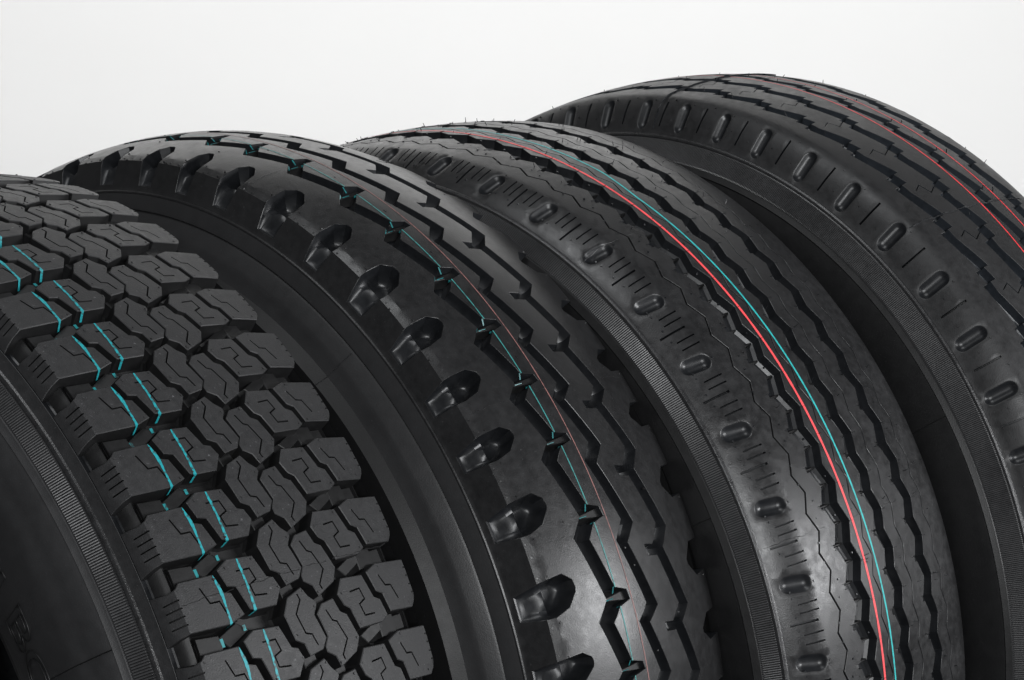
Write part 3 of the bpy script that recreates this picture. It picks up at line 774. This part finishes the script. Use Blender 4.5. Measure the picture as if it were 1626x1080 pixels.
B = rib(t3, zz(-.8, 4.3), zz(18.2, 25.5, 0, 2.0, -1), True, True, .0125, grid=.010, wall=TW); B.finish('tread_rib', M_three, e3, range(N3))
B = rib(t3, zz(33, 39), zz(50.6, 56.4), True, True, .0125, grid=.010, wall=TW, lw=WSOFT); B.finish('tread_rib', M_three, e3, range(N3))
wr = float(t3.w[-1])
B = rib(t3, zz(51.7, 57.5), [(('w', wr), .22), (('w', wr), 1.22)], True, False, .013, grid=.009, wall=TW); B.finish('tread_rib', M_three, e3, range(N3))
rev(t3, 'groove_floor', [(x, t3.tr(x) - .0120) for x in np.linspace(-.108, .055, 26)], M_groove, e3, 360, 40)
# stepped blocks standing in the grooves between the ribs
BB = Build(t3)
def blk3(poly, depth, topd):
    return block(t3, mm(poly), depth, (), wall=[(0, CH), (.0003, .6), (.0012, 1)], topd=topd, mxe=.02)
for (xa, xb) in ((-89, -61), (-33, -12), (18, 39)):
    for uu in (.475, .975):
        Bx = blk3([(xa + 2, uu - .012), (xb - 1, uu - .03), (xb - 1, uu + .0), (xa + 2, uu + .018)], .0125, .0090); BB.add(np.vstack(Bx.V), Bx.F)
    for uu in (.22, .73):
        Bx = blk3([(xa - 1, uu - .015), (xb - 6, uu - .02), (xb - 6, uu + .01), (xa - 1, uu + .015)], .0125, .0090); BB.add(np.vstack(Bx.V), Bx.F)
BB.finish('groove_ledges', M_deep, e3, range(N3), kind='stuff', deep=M_deep)
# short cuts crossing the groove edges: dark ticks cut as thin slits standing proud
def ticks(ty, name, lst, cells, mat, root, h=.0006, wd=.0008):
    V = []; F = []
    for c_ in cells:
        for xa, xb, u in lst:
            b = len(V)
            for x in (xa, xb):
                for du, hh in ((-wd / 2, .0004), (0, -h), (wd / 2, .0004)): V.append(ty.P(ty.wx(x * X), u + c_ + du / ty.pm, hh))
            F += [(b, b + 1, b + 4, b + 3), (b + 1, b + 2, b + 5, b + 4)]
    return mesh_obj(name, V, F, mat, root, 20, 'stuff')
tl = []
for g in ((-61.5, -56.5), (-12.2, -7.5), (39, 44)):
    tl += [(g[0] - .5, g[1], .49), (g[0] - .5, g[1], .99)]
for g in ((-93.5, -88.5), (-37, -32.5), (14, 18.5)):
    tl += [(g[0], g[1], .70), (g[0], g[1], 1.19)]
ticks(t3, 'rubber_flash', tl, range(N3), M_groove, e3)
rev(t3, 'mould_ridge', [(-.1585, .4862), (-.1603, .4858), (-.1618, .4845), (-.1621, .4828), (-.1613, .4815)], M_flash, e3, 360)
serrated(t3, 'serrated_band', (-.1730, .4680), (-.1612, .4822), 1480, .0011, M_band, e3)
SW3 = [(-.1720, .4690), (-.1736, .4683), (-.1745, .4665), (-.1768, .4620), (-.1755, .4605), (-.1760, .4580), (-.1768, .4480), (-.1770, .4350), (-.1766, .4200), (-.1755, .4050), (-.1725, .3850), (-.1670, .3600), (-.1600, .3400), (-.1500, .3140)]
common(t3, e3, SW3, [(.088, .3140), (.100, .34), (.112, .38), (.117, .42), (.1175, .455), (.114, .484)])
redx = lambda u: -.0575
line_ring(t3, 'paint_line', redx, .0026, P_red, e3, [(0, N3)], label='bold red line')
line_ring(t3, 'paint_line', lambda u: float(np.interp(t3.phi(u), [-.2, .10, .335, .43, 1.3], [-.040, -.0395, -.0375, -.0430, -.0425])), .0020, P_teal3, e3, [(0, N3)], label='bold teal line')
sw_line(t3, 'mould_seam', SW3[3:10], 1.07, .0012, .0005, M_wall, e3)
for ph_ in (1.154, .515):
    seam_line(t3, 'mould_seam', t3.wx(-.156), t3.wx(.05), t3.Uof(ph_), M_three, e3, h=.0002, wd=.0007,
              skip=[(float(t3.wx(a * X)), float(t3.wx(b * X))) for a, b in ((-112, -101), (-91, -60), (-34, -11), (16, 40))])
pts = []
for c_ in range(N3):
    for (x, u, h) in ((-147, .07, .0006), (-146.4, .155, .0006), (-146.5, .40, .0006), (-146, .58, .0006), (-107, .60, .0006), (-107, .85, .0006), (-100, .30, .0006), (-97, .1, .0006), (-125, .01, .0006), (-78, .36, .0006), (-54, .35, .0005), (-72, .86, .0006)):
        pts.append((W3(x), u + c_ + .015 * rng.random(), h))
    for x in (-92, -57, -30, -8, 12, 42, 60):
        for k in range(2):
            if rng.random() < .8: pts.append((W3(x + 3 * rng.random()), c_ + rng.random(), .0014 + .0016 * rng.random()))
nibs(t3, 'rubber_whiskers', pts, M_groove, e3, rad=.00045)

# ================================================================ TYRE 4: stepped grooves, thin red lines
R4 = .536193
v4 = [-.47, -.358, -.246, -.136, -.033, .067, .169, .272, .386, .500, .624, .751, .877, .992, 1.112, 1.232]
N4 = 54
b4 = bounds(v4, N4)
t4 = Tyre(R4, 1.98197, [(-.1396, .4848), (-.1375, .4875), (-.134, .4960), (-.1295, .5050), (-.1235, .5145), (-.118, .5198), (-.114, R4 - .990985 * .114 ** 2)],
          [(.0780, R4 - .990985 * .078 ** 2), (.0880, .524), (.098, .512), (.106, .494)], b4)
e4 = tyre_empty(.240550, 2.523766, .803667, 'rightmost tyre, stepped grooves, two thin red lines and oval shoulder dimples')
s4 = t4.pm
def W4(x): return float(t4.wx(x * X))
wa = float(np.interp(.4975, t4.q[:8, 1], t4.w[:8])); wb_ = float(np.interp(.5135, t4.q[:8, 1], t4.w[:8]))
hol = [stadium((wa, 1.0 * s4), (wb_, .99 * s4), .0083, .0050)]
wc = float(np.interp(.4945, t4.q[:8, 1], t4.w[:8])); wd_ = float(np.interp(.5185, t4.q[:8, 1], t4.w[:8]))
hol.append(sipe_hole([(wc, .475 * s4), ((wc + wd_) / 2, .478 * s4), (wd_, .470 * s4)], .0022, .005))
f4 = .0
def stepL(x0, ph):   # left edge of a groove: base position x0 (of the -93.5 edge)
    return mm([(x0, ph), (x0 + 8, ph + .70), (x0 + 3.2, ph + .72), (x0 + 6.5, ph + .95), (x0, ph + 1.0)][:-1] + [(x0 + 0.0, ph + .97)] + [(x0, ph + 1.0)])
def stepLc(x0, ph):
    x0 -= .5
    return mm([(x0, ph), (x0 + 8, ph + .70), (x0 + 3.2, ph + .71), (x0 + 6.0, ph + .94), (x0 - .2, ph + .955), (x0, ph + 1.0)])
def stepRc(x0, ph):
    x0 += 1.3
    return mm([(x0, ph + .10), (x0 + 11, ph + .66), (x0 + 4.5, ph + .675), (x0 + 7.5, ph + .90), (x0 - .2, ph + .915), (x0, ph + 1.10)])
TW4 = [(0.0, CH), (.0005, .45), (.0022, .8), (.0055, 1.0)]
ph1 = .43
Rg = stepLc(-93.5, ph1)
B = rib(t4, [(('w', 0.0), ph1), (('w', 0.0), ph1 + 1)], Rg, False, True, .0125, [sh(hol[0], 0.0), sh(hol[1], s4 * 0.0 + (s4 if .475 < ph1 else 0))], grid=.007, wall=TW4)
B.finish('tread_rib', M_four, e4, range(N4), sharp=35)
def zsipe(l, wd=.0010): return sipe_hole([(W4(a), u * s4) for a, u in l], wd, .005)
z1 = zsipe([(-74, 1.53), (-64, 1.45), (-59, 1.65), (-47, 1.55)])
B = rib(t4, stepRc(-83, ph1), stepLc(-50.5, .78), True, True, .0125, [z1], grid=.010, wall=TW4, lw=WSOFT); B.finish('tread_rib', M_four, e4, range(N4), deep=M_tube)
B = rib(t4, stepRc(-39.5, .78), stepLc(-7, 1.14), True, True, .0125, grid=.010, wall=TW4, lw=WSOFT); B.finish('tread_rib', M_four, e4, range(N4), deep=M_tube)
z2 = zsipe([(13, 1.83), (22, 1.74), (27, 1.90), (36, 1.79)])
B = rib(t4, stepRc(4, 1.14), stepLc(35.5, 1.30), True, True, .0125, [z2], grid=.010, wall=TW4, lw=WSOFT); B.finish('tread_rib', M_four, e4, range(N4), deep=M_tube)
B = rib(t4, stepRc(50, 1.30), [(('w', float(t4.w[-1])), 1.4), (('w', float(t4.w[-1])), 2.4)], True, False, .0125, grid=.009, wall=TW4, lw=WSOFT); B.finish('tread_rib', M_four, e4, range(N4), deep=M_tube)
rev(t4, 'groove_floor', [(x, t4.tr(x) - .0120) for x in np.linspace(-.098, .066, 26)], M_tube, e4, 360, 40)
BB = Build(t4)
for (x0, ph) in ((-93.5, ph1), (-50.5, .78), (-7, 1.14), (35.5, 1.30)):
    for a, b_, uu in ((x0 + 2, x0 + 15, .70), (x0 + 1, x0 + 14, .94)):
        Bx = block(t4, mm([(a, ph + uu - .012), (b_, ph + uu - .035), (b_, ph + uu), (a, ph + uu + .02)]), .0125, (), wall=[(0, CH), (.0006, .5), (.0024, 1)], topd=.0085, mxe=.02)
        BB.add(np.vstack(Bx.V), Bx.F)
BB.finish('groove_ledges', M_four, e4, range(N4), kind='stuff')
rev(t4, 'mould_ridge', [(-.1380, .4870), (-.1398, .4868), (-.1412, .4855), (-.1416, .4838), (-.1408, .4824)], M_flash, e4, 360)
serrated(t4, 'serrated_band', (-.1530, .4630), (-.1405, .4833), 1650, .0007, M_band, e4)
SW4 = [(-.1520, .4640), (-.1536, .4634), (-.1545, .4620), (-.1568, .4587), (-.1555, .4572), (-.1562, .4555), (-.1590, .4450), (-.1610, .4300), (-.1615, .4100), (-.1600, .3900), (-.1550, .3650), (-.1480, .3450), (-.1380, .3150)]
common(t4, e4, SW4, [(.090, .3150), (.104, .35), (.112, .40), (.113, .45), (.106, .494)])
line_ring(t4, 'paint_line', lambda u: -.0104, .0016, P_red4, e4, [(0, N4)], label='thin red line nearer the front groove')
line_ring(t4, 'paint_line', lambda u: .0240, .0015, P_red4, e4, [(0, N4)], label='thin red line farther back')
sw_line(t4, 'mould_seam', SW4[3:10], .985, .0012, .0005, M_wall, e4)
for ph_, hh, wd in ((.634, .0006, .0012), (.0, .0016, .0022)):
    seam_line(t4, 'mould_seam', t4.wx(-.136 if ph_ == .0 else -.118), t4.wx(.07), t4.Uof(ph_), M_groove, e4, h=hh, wd=wd)
pts = []
for c_ in range(N4):
    for (x, u, h) in ((-129, .25, .0006), (-131, .72, .0006), (-119, .12, .0007), (-117, .62, .0005)):
        pts.append((W4(x), u + c_ + .02 * rng.random(), h))
    for x in (-88, -42, 2, 45, 74):
        if rng.random() < .6: pts.append((W4(x + 4 * rng.random()), c_ + rng.random(), .0014 + .002 * rng.random()))
nibs(t4, 'rubber_whiskers', pts, M_four, e4, rad=.0005)
